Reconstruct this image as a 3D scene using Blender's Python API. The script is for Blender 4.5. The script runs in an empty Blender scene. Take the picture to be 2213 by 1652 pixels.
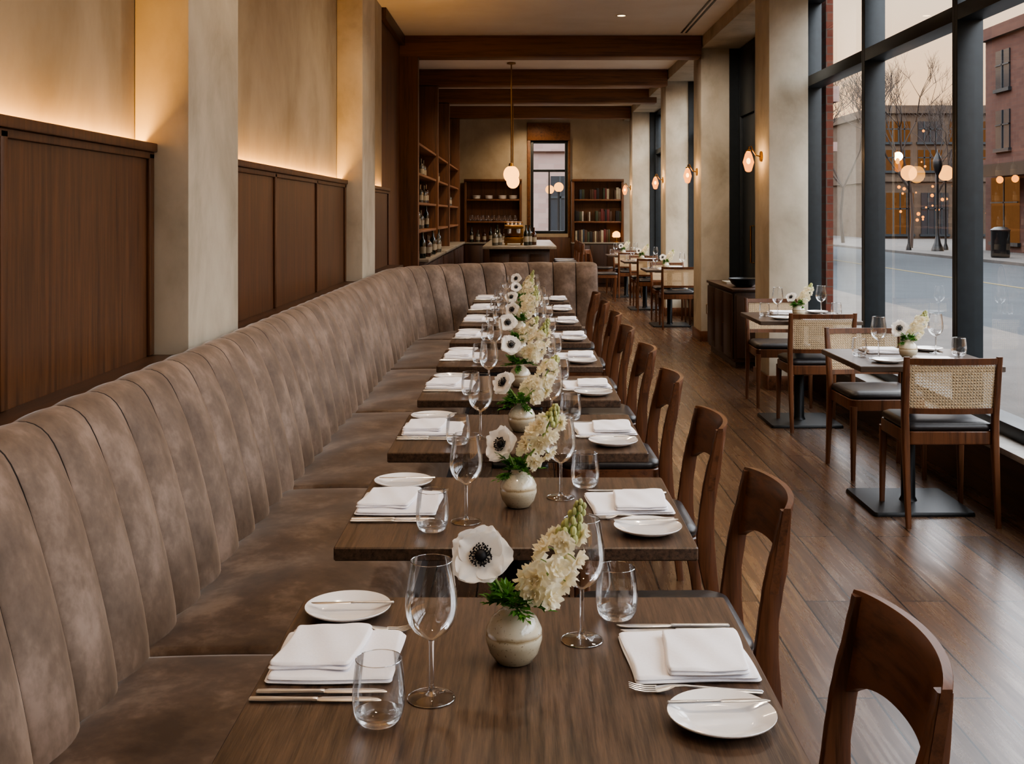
import bpy, bmesh, math, random
from mathutils import Vector, Matrix
R=random.Random(7)
scene=bpy.context.scene
COL=scene.collection
pi=math.pi
try: scene.view_settings.look='AgX - Medium High Contrast'
except Exception: pass
# ------------------------------------------------------------ materials
def hx(h):
    h=h.lstrip('#'); o=[]
    for i in (0,2,4):
        c=int(h[i:i+2],16)/255
        o.append(c/12.92 if c<=.04045 else ((c+.055)/1.055)**2.4)
    return (o[0],o[1],o[2],1)
def newmat(name):
    m=bpy.data.materials.new(name); m.use_nodes=True
    nt=m.node_tree; return m,nt.nodes,nt.links,nt.nodes['Principled BSDF']
def coords(N,L,scale,jit=True,kind='Object'):
    tc=N.new('ShaderNodeTexCoord'); mp=N.new('ShaderNodeMapping')
    mp.inputs['Scale'].default_value=scale
    src=tc.outputs[kind]
    if jit:
        oi=N.new('ShaderNodeObjectInfo'); mu=N.new('ShaderNodeMath'); mu.operation='MULTIPLY'; mu.inputs[1].default_value=13.7
        L.new(oi.outputs['Random'],mu.inputs[0])
        va=N.new('ShaderNodeVectorMath'); va.operation='ADD'
        L.new(src,va.inputs[0]); L.new(mu.outputs[0],va.inputs[1]); src=va.outputs[0]
    L.new(src,mp.inputs['Vector']); return mp.outputs[0]
def noise(N,L,vec,scale,detail=4,dist=0,rough=.55):
    n=N.new('ShaderNodeTexNoise'); n.inputs['Scale'].default_value=scale; n.inputs['Detail'].default_value=detail
    n.inputs['Distortion'].default_value=dist; n.inputs['Roughness'].default_value=rough
    L.new(vec,n.inputs['Vector']); return n.outputs['Fac']
def ramp(N,L,fac,stops):
    r=N.new('ShaderNodeValToRGB'); e=r.color_ramp.elements
    while len(e)<len(stops): e.new(.5)
    for i,(p,c) in enumerate(stops): e[i].position=p; e[i].color=c
    L.new(fac,r.inputs['Fac']); return r.outputs['Color']
def bump(N,L,b,fac,strength,dist=.01):
    bp=N.new('ShaderNodeBump'); bp.inputs['Strength'].default_value=strength; bp.inputs['Distance'].default_value=dist
    L.new(fac,bp.inputs['Height']); L.new(bp.outputs[0],b.inputs['Normal'])
def mixc(N,L,a,b,fac,mode='MIX'):
    m=N.new('ShaderNodeMix'); m.data_type='RGBA'; m.blend_type=mode
    if isinstance(fac,(int,float)): m.inputs['Factor'].default_value=fac
    else: L.new(fac,m.inputs['Factor'])
    for k,v in (('A',a),('B',b)):
        s=[i for i in m.inputs if i.name==k and i.type=='RGBA'][0]
        if isinstance(v,tuple): s.default_value=v
        else: L.new(v,s)
    return [o for o in m.outputs if o.type=='RGBA'][0]
def simple(name,c,rough=.5,metal=0,var=.15,scale=20,bmp=0,spec=.5,coat=0,tl=0):
    m,N,L,b=newmat(name); c=hx(c)
    v=coords(N,L,(1,1,1)); f=noise(N,L,v,scale)
    d=tuple(x*(1-var) for x in c[:3])+(1,); l=tuple(min(1,x*(1+var)) for x in c[:3])+(1,)
    col=ramp(N,L,f,[(.3,d),(.7,l)])
    L.new(col,b.inputs['Base Color'])
    b.inputs['Roughness'].default_value=rough; b.inputs['Metallic'].default_value=metal
    b.inputs['Specular IOR Level'].default_value=spec; b.inputs['Coat Weight'].default_value=coat
    if bmp: bump(N,L,b,f,bmp,.003)
    if tl:
        t=N.new('ShaderNodeBsdfTranslucent'); L.new(col,t.inputs[0]); mx=N.new('ShaderNodeMixShader'); mx.inputs[0].default_value=tl
        L.new(b.outputs[0],mx.inputs[1]); L.new(t.outputs[0],mx.inputs[2]); L.new(mx.outputs[0],N['Material Output'].inputs[0])
    return m
def wood(name,c1,c2,axis='Y',rough=.4,s=1.0,spec=.5,lo=.66,hi=.98,bs=.15,hw=.5):
    m,N,L,b=newmat(name)
    sc={'X':(1.2,26,26),'Y':(26,1.2,26),'Z':(26,26,1.2)}[axis]
    v=coords(N,L,tuple(a*s for a in sc))
    f=noise(N,L,v,1.0,8,.3,.65); g=noise(N,L,v,5,3,.2)
    sc2={'X':(.5,4,4),'Y':(4,.5,4),'Z':(4,4,.5)}[axis]
    v2=coords(N,L,tuple(a*s for a in sc2)); h=noise(N,L,v2,1.5,3)
    ma=N.new('ShaderNodeMath'); ma.operation='MULTIPLY_ADD'; ma.inputs[1].default_value=.35
    L.new(g,ma.inputs[0]); L.new(f,ma.inputs[2])
    mb=N.new('ShaderNodeMath'); mb.operation='MULTIPLY_ADD'; mb.inputs[1].default_value=hw
    L.new(h,mb.inputs[0]); L.new(ma.outputs[0],mb.inputs[2])
    L.new(ramp(N,L,mb.outputs[0],[(lo,hx(c1)),(hi,hx(c2))]),b.inputs['Base Color'])
    b.inputs['Roughness'].default_value=rough; b.inputs['Specular IOR Level'].default_value=spec
    bump(N,L,b,ma.outputs[0],bs,.002)
    return m
def emis(name,c,st,tr=0.0):
    m,N,L,b=newmat(name); N.remove(b)
    e=N.new('ShaderNodeEmission'); e.inputs['Strength'].default_value=st
    v=coords(N,L,(1,1,1)); f=noise(N,L,v,6)
    c=hx(c); L.new(ramp(N,L,f,[(.3,tuple(x*.9 for x in c[:3])+(1,)),(.7,c)]),e.inputs['Color'])
    out=N['Material Output']
    if tr>0:
        t=N.new('ShaderNodeBsdfTransparent'); mx=N.new('ShaderNodeMixShader'); mx.inputs[0].default_value=1-tr
        L.new(t.outputs[0],mx.inputs[1]); L.new(e.outputs[0],mx.inputs[2]); L.new(mx.outputs[0],out.inputs[0])
    else: L.new(e.outputs[0],out.inputs[0])
    return m
def glassy(name,tint,blend,add,rough=.0,mulf=1.0):
    m,N,L,b=newmat(name); N.remove(b)
    t=N.new('ShaderNodeBsdfTransparent'); t.inputs[0].default_value=tint
    g=N.new('ShaderNodeBsdfGlossy'); g.inputs['Roughness'].default_value=rough; g.inputs['Color'].default_value=(1,1,1,1)
    lw=N.new('ShaderNodeLayerWeight'); lw.inputs['Blend'].default_value=blend
    ma=N.new('ShaderNodeMath'); ma.operation='MULTIPLY_ADD'; ma.inputs[1].default_value=mulf; ma.inputs[2].default_value=add; ma.use_clamp=True
    L.new(lw.outputs['Fresnel'],ma.inputs[0])
    mx=N.new('ShaderNodeMixShader'); L.new(ma.outputs[0],mx.inputs[0]); L.new(t.outputs[0],mx.inputs[1]); L.new(g.outputs[0],mx.inputs[2])
    L.new(mx.outputs[0],N['Material Output'].inputs[0]); return m
def plaster(name,c1,c2,c3,s=1.0,rough=.75,stain=.35):
    m,N,L,b=newmat(name)
    v=coords(N,L,(1,1,.8),False); f=noise(N,L,v,1.5*s,10,.3,.6); g=noise(N,L,v,.9*s,8,.4,.65); h=noise(N,L,v,14*s,6)
    a=ramp(N,L,f,[(.3,hx(c1)),(.5,hx(c2)),(.7,hx(c3))])
    st=ramp(N,L,g,[(.54,(0,0,0,1)),(.66,(1,1,1,1))])
    mm=N.new('ShaderNodeMath'); mm.operation='MULTIPLY'; mm.inputs[1].default_value=stain; L.new(st,mm.inputs[0])
    a2=mixc(N,L,a,hx(c1),mm.outputs[0])
    L.new(a2,b.inputs['Base Color']); b.inputs['Roughness'].default_value=rough; b.inputs['Specular IOR Level'].default_value=.3
    bump(N,L,b,h,.25,.004); return m
def velvet(name,c1,c2,c3,sheen=.5,ax=(1,1,.6),rough=.75,s=5.0,lo=.48,hi=.84):
    m,N,L,b=newmat(name)
    v=coords(N,L,ax); f=noise(N,L,v,s,5,.1,.6); h=noise(N,L,v,s*6,3,.2,.6)
    ma=N.new('ShaderNodeMath'); ma.operation='MULTIPLY_ADD'; ma.inputs[1].default_value=.3; L.new(h,ma.inputs[0]); L.new(f,ma.inputs[2])
    L.new(ramp(N,L,ma.outputs[0],[(lo,hx(c1)),(.65,hx(c2)),(hi,hx(c3))]),b.inputs['Base Color'])
    b.inputs['Roughness'].default_value=rough; b.inputs['Specular IOR Level'].default_value=.3
    b.inputs['Sheen Weight'].default_value=sheen; b.inputs['Sheen Roughness'].default_value=.3; b.inputs['Sheen Tint'].default_value=hx('cdc6be')
    return m
def brickm(name,c1,c2,mortar,w=.22,hgt=.075,rough=.85):
    m,N,L,b=newmat(name); tc=N.new('ShaderNodeTexCoord'); sp=N.new('ShaderNodeSeparateXYZ'); L.new(tc.outputs['Object'],sp.inputs[0])
    ad=N.new('ShaderNodeMath'); ad.operation='ADD'; L.new(sp.outputs[0],ad.inputs[0]); L.new(sp.outputs[1],ad.inputs[1])
    cb=N.new('ShaderNodeCombineXYZ'); L.new(ad.outputs[0],cb.inputs[0]); L.new(sp.outputs[2],cb.inputs[1])
    br=N.new('ShaderNodeTexBrick'); br.inputs['Scale'].default_value=1; br.inputs['Brick Width'].default_value=w; br.inputs['Row Height'].default_value=hgt
    br.inputs['Mortar Size'].default_value=.006; br.inputs['Color1'].default_value=hx(c1); br.inputs['Color2'].default_value=hx(c2); br.inputs['Mortar'].default_value=hx(mortar)
    L.new(cb.outputs[0],br.inputs['Vector']); L.new(br.outputs['Color'],b.inputs['Base Color']); b.inputs['Roughness'].default_value=rough; b.inputs['Specular IOR Level'].default_value=.15
    return m
def floorm():
    m,N,L,b=newmat('floor_planks'); tc=N.new('ShaderNodeTexCoord'); mp=N.new('ShaderNodeMapping'); mp.inputs['Rotation'].default_value=(0,0,math.radians(90))
    L.new(tc.outputs['Object'],mp.inputs['Vector'])
    br=N.new('ShaderNodeTexBrick'); br.inputs['Scale'].default_value=1; br.inputs['Brick Width'].default_value=1.7; br.inputs['Row Height'].default_value=.18
    br.inputs['Mortar Size'].default_value=.0035; br.inputs['Bias'].default_value=0
    br.inputs['Color1'].default_value=(0,0,0,1); br.inputs['Color2'].default_value=(1,1,1,1); br.inputs['Mortar'].default_value=(.5,.5,.5,1)
    L.new(mp.outputs[0],br.inputs['Vector'])
    cmb=N.new('ShaderNodeVectorMath'); cmb.operation='MULTIPLY_ADD'; cmb.inputs[1].default_value=(7,7,7)
    L.new(br.outputs['Color'],cmb.inputs[0]); L.new(tc.outputs['Object'],cmb.inputs[2])
    mp2=N.new('ShaderNodeMapping'); mp2.inputs['Scale'].default_value=(20,1.0,1); L.new(cmb.outputs[0],mp2.inputs['Vector'])
    g=noise(N,L,mp2.outputs[0],1.5,9,.6,.66)
    c=ramp(N,L,g,[(.25,hx('2f2016')),(.5,hx('4c3626')),(.75,hx('65503c'))])
    t=ramp(N,L,br.outputs['Color'],[(0,(.62,.62,.62,1)),(1,(1.2,1.17,1.12,1))])
    c=mixc(N,L,c,t,1.0,'MULTIPLY')
    c=mixc(N,L,c,hx('0f0906'),br.outputs['Fac'])
    L.new(c,b.inputs['Base Color'])
    L.new(ramp(N,L,g,[(.3,(.33,)*3+(1,)),(.7,(.23,)*3+(1,))]),b.inputs['Roughness'])
    bump(N,L,b,g,.05,.002); return m

M={}
M['table']=wood('table_oak','2d2018','604b3b','Y',.36,3.6,lo=.55,hi=.9,bs=.25,hw=.08)
M['tableR']=wood('table_grey_oak','3a302a','5e5147','X',.34,2.5,lo=.58,hi=.9,hw=.12)
M['chair']=wood('walnut','2a170d','64402a','Z',.3,1.4)
M['chairX']=wood('walnut_rail','2a170d','64402a','Y',.3,1.4)
M['panel']=wood('dark_oak_panel','28170d','624026','Z',.42,1.7,lo=.5,hi=1.02,bs=.15,hw=.3)
M['panelH']=wood('dark_oak_rail','24170f','4e3420','Y',.42)
M['cab']=wood('dark_cabinet','1c110c','3a2417','Z',.4)
M['beam']=wood('beam_wood','462c19','7c5331','X',.5)
M['post']=wood('post_wood','392314','684326','Z',.5)
M['shelf']=wood('shelf_wood','412716','734b2c','Y',.5)
M['plaster']=plaster('plaster_wall','91846f','a69a86','b5a996',1.0,.75,.3)
M['plasterC']=plaster('plaster_column','9c9382','b8af9e','c9c1b0',1.4,.75,.35)
M['ceil']=plaster('plaster_ceiling','dcd4c9','e4dcd2','eae4db',.8)
M['velvet']=velvet('taupe_velvet','57493f','6e5e52','8d7b6f',.6,(1,1,.8),.62,7,.44,.86)
M['seam_shade']=simple('velvet_seam_shade','1e1611',.9)  # dark tone painted along the channel seams in place of deep crease shade
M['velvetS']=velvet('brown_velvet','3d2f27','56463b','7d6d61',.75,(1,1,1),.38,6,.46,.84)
M['plinth']=simple('dark_plinth','1c1512',.6)
M['leather']=simple('black_leather','2a2728',.38,bmp=.1,scale=60)
M['steel']=simple('polished_steel','e6eaf0',.3,1,.03)
M['brass']=simple('aged_brass','94703f',.35,1,.1)
M['iron']=simple('black_iron','141415',.4,.3)
M['frame']=simple('dark_window_frame','23292d',.42,.2)
M['porcelain']=simple('white_porcelain','efecea',.12,0,.02,coat=.5)
M['linen']=simple('white_linen','f4f2f6',.85,0,.02,200,.1,.2)
M['petal']=simple('white_petal','fbf8f3',.6,0,.03,60,tl=.3)
M['cream']=simple('cream_petal','fdf4dc',.6,0,.05,60,tl=.4)
M['bud']=simple('green_bud','b5bb82',.6,0,.2,60)
M['leaf']=simple('green_leaf','568a3a',.5,0,.3,40,tl=.25)
M['stem']=simple('pale_green_stem','86a15c',.5,0,.15)
M['black']=simple('anemone_black','08070e',.6)
M['cane']=simple('woven_cane','d6c2a2',.6,0,.15,80)
M['glass']=glassy('clear_glass',(.985,.985,.985,1),.24,.05,.01,.75)
M['rim']=glassy('rim_glass',(.97,.97,.97,1),.4,.35,.08,.6)
M['footglass']=glassy('foot_glass',(.97,.97,.97,1),.2,.12,.03,.8)
m_,N_,L_,b_=newmat('solid_glass'); N_.remove(b_); g_=N_.new('ShaderNodeBsdfGlass'); g_.inputs['IOR'].default_value=1.45; g_.inputs['Roughness'].default_value=0
t_=N_.new('ShaderNodeBsdfTransparent'); x_=N_.new('ShaderNodeMixShader'); x_.inputs[0].default_value=.8; L_.new(t_.outputs[0],x_.inputs[1]); L_.new(g_.outputs[0],x_.inputs[2]); L_.new(x_.outputs[0],N_['Material Output'].inputs[0]); M['sglass']=m_
M['wglass']=glassy('window_glass',(.97,.98,.98,1),.5,.0,.0,.2)
M['sill']=simple('stone_sill','98948f',.5)
M['stone']=simple('stone_counter','7d766b',.3)
M['floor']=floorm()
M['globe']=emis('warm_globe','ffb25c',4.2)
M['reflglobe']=emis('reflected_globe','ffae5c',3.0)
M['sconce']=emis('sconce_shade','ff9640',3.0,.4)
M['bulb']=emis('warm_bulb','ffb860',16)
M['down']=emis('downlight_lens','ffd9a0',14)
M['bokeh']=emis('festoon_bulb','ff9a3e',3)
M['winlit']=emis('lit_shop_window','98683f',.65)
M['brick']=brickm('red_brick','5a332b','683f34','564a43')
M['brickD']=brickm('dark_brick','46302a','503830','463c37',.45,.15)
M['brickG']=brickm('grey_brick','463b32','50443a','4b4139',.6,.2)
M['conc']=simple('pale_concrete','68635d',.85,0,.12,3,spec=.1)
M['walk']=simple('sidewalk_concrete','54514f',.95,0,.12,2,spec=.05)
M['road']=simple('asphalt','3d4043',.95,0,.1,1.2,spec=.05)
M['yellow']=simple('road_paint','655c46',.9,spec=.05)
M['bark']=simple('tree_bark','352c27',.9)
M['dwin']=simple('dark_window_pane','24282e',.15)
M['pink']=brickm('pink_brick','7d6863','86736d','7a716c',.5,.16)
M['bottleG']=simple('green_bottle','141c13',.12,coat=.5)
M['bottleA']=simple('amber_bottle','3a2010',.12,coat=.5)
M['bottleC']=simple('clear_bottle','4d4a42',.12,coat=.5)
M['paper']=simple('label_paper','8a8272',.8)
def vasem():
    m,N,L,b=newmat('speckled_stoneware'); tc=N.new('ShaderNodeTexCoord'); sp=N.new('ShaderNodeSeparateXYZ'); L.new(tc.outputs['Object'],sp.inputs[0])
    n=noise(N,L,tc.outputs['Object'],60,4); ad=N.new('ShaderNodeMath'); ad.operation='MULTIPLY_ADD'; ad.inputs[1].default_value=.006; L.new(n,ad.inputs[0]); L.new(sp.outputs[2],ad.inputs[2])
    mr=N.new('ShaderNodeMapRange'); mr.inputs['From Max'].default_value=.1; L.new(ad.outputs[0],mr.inputs['Value'])
    c=ramp(N,L,mr.outputs[0],[(.0,hx('9a8e78')),(.34,hx('aca18a')),(.46,hx('cbc2aa')),(.50,hx('94805f')),(.57,hx('cdc5b0')),(.8,hx('bfb8a5')),(1,hx('d6d0be'))])
    s=noise(N,L,tc.outputs['Object'],280,2); sf=ramp(N,L,s,[(.64,(0,0,0,1)),(.70,(.65,.65,.65,1))])
    L.new(mixc(N,L,c,hx('5c4a38'),sf),b.inputs['Base Color']); b.inputs['Roughness'].default_value=.15; b.inputs['Coat Weight'].default_value=.5; return m
M['vase']=vasem()
BOOKC=[simple('book_cover_%s'%w,c,.7) for w,c in (('red','5e2723'),('cream','9a8f78'),('blue','303b48'),('brown','46301f'),('green','363d2b'),('white','a69f92'),('black','1f1b19'))]

# ------------------------------------------------------------ geometry
def BM(): return bmesh.new()
def box(bm,x0,x1,y0,y1,z0,z1,bev=0,mi=0):
    mt=Matrix.Translation(((x0+x1)/2,(y0+y1)/2,(z0+z1)/2))@Matrix.Diagonal((x1-x0,y1-y0,z1-z0,1))
    r=bmesh.ops.create_cube(bm,size=1,matrix=mt); vs=r['verts']
    fs={f for v in vs for f in v.link_faces}
    for f in fs: f.material_index=mi
    if bev>0:
        es=list({e for v in vs for e in v.link_edges})
        bmesh.ops.bevel(bm,geom=es,offset=bev,segments=2,affect='EDGES',profile=.5)
def ring_loft(bm,rings,cap0=True,cap1=True,mi=0,closed=True,mis=None):
    V=[[bm.verts.new(p) for p in r] for r in rings]; n=len(V[0])
    for q,(a,b) in enumerate(zip(V,V[1:])):
        for i in range(n if closed else n-1):
            j=(i+1)%n
            f=bm.faces.new((a[i],a[j],b[j],b[i])); f.material_index=mis[q] if mis else mi
    if cap0: f=bm.faces.new(V[0][::-1]); f.material_index=mi
    if cap1: f=bm.faces.new(V[-1]); f.material_index=mi
    return V
def rr(hx_,hy_,r,n=5):
    r=min(r,hx_*.999,hy_*.999); o=[]
    for k,(sx,sy) in enumerate(((1,1),(-1,1),(-1,-1),(1,-1))):
        for i in range(n):
            a=(k*90+90*i/(n-1))*pi/180
            o.append((sx*(hx_-r)+r*math.cos(a),sy*(hy_-r)+r*math.sin(a)))
    return o
def lathe(bm,prof,n=28,cx=0,cy=0,z0=0,mi=0):
    prev=None
    for r,z in prof:
        if r<1e-6: cur=[bm.verts.new((cx,cy,z0+z))]
        else: cur=[bm.verts.new((cx+r*math.cos(2*pi*i/n),cy+r*math.sin(2*pi*i/n),z0+z)) for i in range(n)]
        if prev:
            for i in range(n):
                j=(i+1)%n
                if len(prev)==1 and len(cur)==1: continue
                if len(prev)==1: f=bm.faces.new((prev[0],cur[j],cur[i]))
                elif len(cur)==1: f=bm.faces.new((prev[i],prev[j],cur[0]))
                else: f=bm.faces.new((prev[i],prev[j],cur[j],cur[i]))
                f.material_index=mi
        prev=cur
def tube(bm,pts,rad,n=8,cap=True,mi=0):
    pts=[Vector(p) for p in pts]
    if isinstance(rad,(int,float)): rad=[rad]*len(pts)
    rings=[]; up=None
    for i,p in enumerate(pts):
        t=(pts[min(i+1,len(pts)-1)]-pts[max(i-1,0)]).normalized()
        if up is None: up=Vector((0,0,1)) if abs(t.z)<.9 else Vector((1,0,0))
        u=(up-t*up.dot(t)).normalized(); w=t.cross(u); up=u
        rings.append([p+(u*math.cos(2*pi*k/n)+w*math.sin(2*pi*k/n))*rad[i] for k in range(n)])
    ring_loft(bm,rings,cap,cap,mi)
def post(bm,secs,mi=0,rf=.45):
    ring_loft(bm,[[(x+a,y+b,z) for a,b in rr(h1,h2,min(h1,h2)*rf,4)] for x,y,z,h1,h2 in secs],mi=mi)
def slab(bm,hx_,hy_,r,prof,cx=0,cy=0,mi=0,n=5):
    ring_loft(bm,[[(cx+a,cy+b,z) for a,b in rr(hx_-i,hy_-i,max(r-i,.001),n)] for i,z in prof],mi=mi)
def grid(bm,P,nu,nv,mi=0):
    V=[[bm.verts.new(P(i/nu,j/nv)) for j in range(nv+1)] for i in range(nu+1)]
    for i in range(nu):
        for j in range(nv):
            f=bm.faces.new((V[i][j],V[i+1][j],V[i+1][j+1],V[i][j+1])); f.material_index=mi
def sphere(bm,c,r,seg=10,rg=6,sc=(1,1,1),mi=0):
    mt=Matrix.Translation(c)@Matrix.Diagonal((sc[0],sc[1],sc[2],1))
    rs=bmesh.ops.create_uvsphere(bm,u_segments=seg,v_segments=rg,radius=r,matrix=mt)
    for v in rs['verts']:
        for f in v.link_faces: f.material_index=mi
def obj(name,bm,mats,parent=None,loc=(0,0,0),rz=0,smooth=True,label=None,cat=None,group=None,kind=None,ang=35):
    me=bpy.data.meshes.new(name)
    bmesh.ops.recalc_face_normals(bm,faces=bm.faces[:])
    bm.to_mesh(me); bm.free()
    if not isinstance(mats,(list,tuple)): mats=[mats]
    for m in mats: me.materials.append(m)
    if smooth:
        me.polygons.foreach_set('use_smooth',[True]*len(me.polygons))
        me.set_sharp_from_angle(angle=math.radians(ang))
    o=bpy.data.objects.new(name,me); COL.objects.link(o)
    o.location=loc; o.rotation_euler=(0,0,rz)
    if parent: o.parent=parent
    if label: o['label']=label
    if cat: o['category']=cat
    if group: o['group']=group
    if kind: o['kind']=kind
    return o
def empty(name,loc,label,cat,group=None,rz=0):
    o=bpy.data.objects.new(name,None); COL.objects.link(o); o.location=loc; o.rotation_euler=(0,0,rz); o.empty_display_size=.1
    o['label']=label; o['category']=cat
    if group: o['group']=group
    return o
def dup(root,loc,rz=None,sc=None,**kw):
    n=root.copy(); COL.objects.link(n); n.location=loc
    if rz is not None: n.rotation_euler=(0,0,rz)
    if sc is not None: n.scale=(sc,sc,sc)
    def rec(src,dst):
        for c in src.children:
            k=c.copy(); COL.objects.link(k); k.parent=dst; rec(c,k)
    rec(root,n)
    for k,v in kw.items(): n[k]=v
    return n
TR=[0]
def trim(x0,x1,y0,y1,z0,z1,mat,bev=.004,name=None):
    bm=BM(); box(bm,x0-0,x1,y0,y1,z0,z1,bev)
    if name is None: TR[0]+=1; name='trim_%d'%TR[0]
    return obj(name,bm,mat,kind='structure')

# ------------------------------------------------------------ room shell
CZ=3.54
trim(-1.95,2.66,-2.4,23.2,-.12,0,M['floor'],0,'floor')
trim(-1.95,2.66,-2.4,23.2,CZ,CZ+.12,M['ceil'],0,'ceiling')
trim(-1.6,-1.405,-2.4,11.05,0,CZ,M['plaster'],0,'wall_left')
trim(-1.95,-1.8,12.9,23.0,0,CZ,M['post'],0,'wall_left_bar')
trim(-1.6,2.66,-2.4,-2.25,0,CZ,M['plaster'],0,'wall_front')
bm=BM(); wx0,wx1,wz0,wz1=.16,.93,1.07,3.0
box(bm,-1.8,wx0,23,23.2,0,CZ); box(bm,wx1,2.66,23,23.2,0,CZ); box(bm,wx0,wx1,23,23.2,0,wz0); box(bm,wx0,wx1,23,23.2,wz1,CZ)
obj('wall_back',bm,M['plaster'],kind='structure',smooth=False)
for y in (-.35,4.015,8.375):
    trim(-1.404,-1.208,y,y+.7,0,CZ,M['plasterC'],.006)
def wains(y0,y1,stiles):
    bm=BM()
    box(bm,-1.365,-1.342,y0,y1,.3,1.70)
    for a,b in stiles: box(bm,-1.342,-1.330,a,b,.976,1.70,.003)
    box(bm,-1.342,-1.330,y0,y1,1.68,1.705,.003)
    box(bm,-1.372,-1.318,y0,y1,1.705,1.737,.004)
    TR[0]+=1; obj('trim_%d'%TR[0],bm,M['panel'],kind='structure')
    bm=BM(); box(bm,-1.341,-1.19,y0,y1,.945,.975,.004)
    TR[0]+=1; obj('trim_%d'%TR[0],bm,M['panelH'],kind='structure')
wains(.36,4.01,[(.36,.40),(1.61,1.65),(2.83,2.87),(3.96,4.01)])
wains(4.72,8.37,[(4.72,4.79),(5.97,6.01),(7.18,7.22),(8.32,8.37)])
wains(9.08,11.05,[(9.08,9.14),(11.0,11.05)])
trim(-1.6,-1.42,11.05,12.8,0,CZ,M['post'],0)
for y in (12.8,15.8,18.25,21.2):
    trim(-1.799,-1.21,y,y+.16,0,3.3,M['post'])
for y,x1,z in ((12.8,2.06,3.295),(15.8,2.06,3.31),(18.25,2.2,3.31),(21.2,2.06,3.31)):
    trim(-1.42 if y<13 else -1.799,x1,y,y+.3,z,CZ-.001,M['beam'])
trim(-1.419,-1.36,11.05,12.79,3.42,CZ-.001,M['panelH'])
for y in (9.34,12.9,16.1,21.0):
    trim(2.07,2.40,y,y+.56,0,CZ-.001,M['plasterC'],.006)
    if y>10: trim(2.401,2.66,y-.02,y+.58,0,CZ-.001,M['frame'],.0)
    bm=BM(); box(bm,2.055,2.069,y-.012,y+.572,0,.12,.002); box(bm,2.069,2.40,y-.012,y-.001,0,.12,.002)
    TR[0]+=1; obj('trim_%d'%TR[0],bm,M['chairX'],kind='structure')
trim(2.071,2.66,-2.24,9.33,3.42,CZ-.001,M['plasterC'],.004)
trim(2.401,2.66,9.331,9.909,3.42,CZ-.001,M['plasterC'],.0)
for a,b in ((9.91,12.89),(13.47,16.09),(16.67,20.99),(21.57,22.99)):
    trim(2.071,2.66,a,b,3.40,CZ-.001,M['plasterC'],.004)
WN=[0]
def window(y0,y1,zt=3.41,lo=.33,mat='frame'):
    WN[0]+=1; bm=BM(); w=.04
    box(bm,2.5,2.65,y0,y0+w,lo,zt,.003); box(bm,2.5,2.65,y1-w,y1,lo,zt,.003)
    box(bm,2.5,2.65,y0+w,y1-w,lo,lo+.07,.003); box(bm,2.5,2.65,y0+w,y1-w,zt-.06,zt,.003)
    box(bm,2.5,2.65,y0+w,y1-w,2.60,2.69,.003)
    o=obj('window_%d'%WN[0],bm,M[mat],kind='structure')
    bm=BM()
    for a,b in ((lo+.07,2.60),(2.69,zt-.06)):
        v=[bm.verts.new(p) for p in ((2.6,y0+w,a),(2.6,y1-w,a),(2.6,y1-w,b),(2.6,y0+w,b))]; bm.faces.new(v)
    obj('glass_pane',bm,M['wglass'],parent=o,smooth=False)
ys=[-2.22,-.49,1.24,2.97,4.70,6.43,8.16,9.89]
for a,b in zip(ys,ys[1:]): window(a,b)
window(9.925,11.9)
for a,b in ((13.485,14.8),(14.8,16.075),(16.685,18.1),(18.1,19.5),(19.5,20.975),(21.585,22.98)): window(a,b)
for a,b in ((-2.24,9.33),(9.925,11.9),(13.485,16.075),(16.685,20.975),(21.585,22.98)):
    trim(2.43,2.66,a,b,0,.295,M['panelH'],.004)
    trim(2.36,2.66,a,b,.297,.329,M['sill'],.004)
trim(2.43,2.66,9.331,9.924,0,.329,M['panelH'],.0)
bm=BM(); 
box(bm,2.5,2.6,11.92,12.0,0,3.39,.003); box(bm,2.5,2.6,12.78,12.87,0,3.39,.003); box(bm,2.5,2.6,12.0,12.78,2.6,3.39,.003)
d=obj('door_1',bm,M['frame'],kind='structure')
bm=BM(); box(bm,2.53,2.58,12.01,12.77,.01,2.59,.003); obj('door_leaf',bm,M['frame'],parent=d)
bm=BM(); tube(bm,[(2.53,12.08,.95),(2.48,12.08,.95),(2.48,12.08,1.35),(2.53,12.08,1.35)],.012); obj('handle',bm,M['brass'],parent=d)
WN[0]+=1; bm=BM()
box(bm,wx0,wx0+.06,23.0,23.1,wz0,wz1,.003); box(bm,wx1-.06,wx1,23.0,23.1,wz0,wz1,.003); box(bm,wx0+.06,wx1-.06,23.0,23.1,wz0,wz0+.06,.003); box(bm,wx0+.06,wx1-.06,23.0,23.1,wz1-.06,wz1,.003)
box(bm,wx0+.06,wx1-.06,23.03,23.07,2.35,2.40,.002); box(bm,(wx0+wx1)/2-.015,(wx0+wx1)/2+.015,23.03,23.07,wz0+.06,2.35,.002)
w=obj('window_%d'%WN[0],bm,M['frame'],kind='structure')
bm=BM(); v=[bm.verts.new(p) for p in ((wx0+.06,23.05,wz0+.06),(wx1-.06,23.05,wz0+.06),(wx1-.06,23.05,wz1-.06),(wx0+.06,23.05,wz1-.06))]; bm.faces.new(v)
obj('glass_pane',bm,M['wglass'],parent=w,smooth=False)
trim(.09,.98,22.94,22.999,3.0,3.36,M['shelf'])
trim(.09,.155,22.95,22.999,1.0,3.0,M['shelf']); trim(.935,.98,22.95,22.999,1.0,3.0,M['shelf'])
trim(-1.2,2.06,22.97,22.999,.0,1.0,M['panel'])
bm=BM()
for k in range(2): box(bm,1.79+k*.05,1.81+k*.05,7.5,12.6,CZ-.006,CZ-.001)
obj('air_vent',bm,M['iron'],smooth=False,label='black slotted linear air diffuser in the plaster ceiling',cat='air vent')
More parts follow.
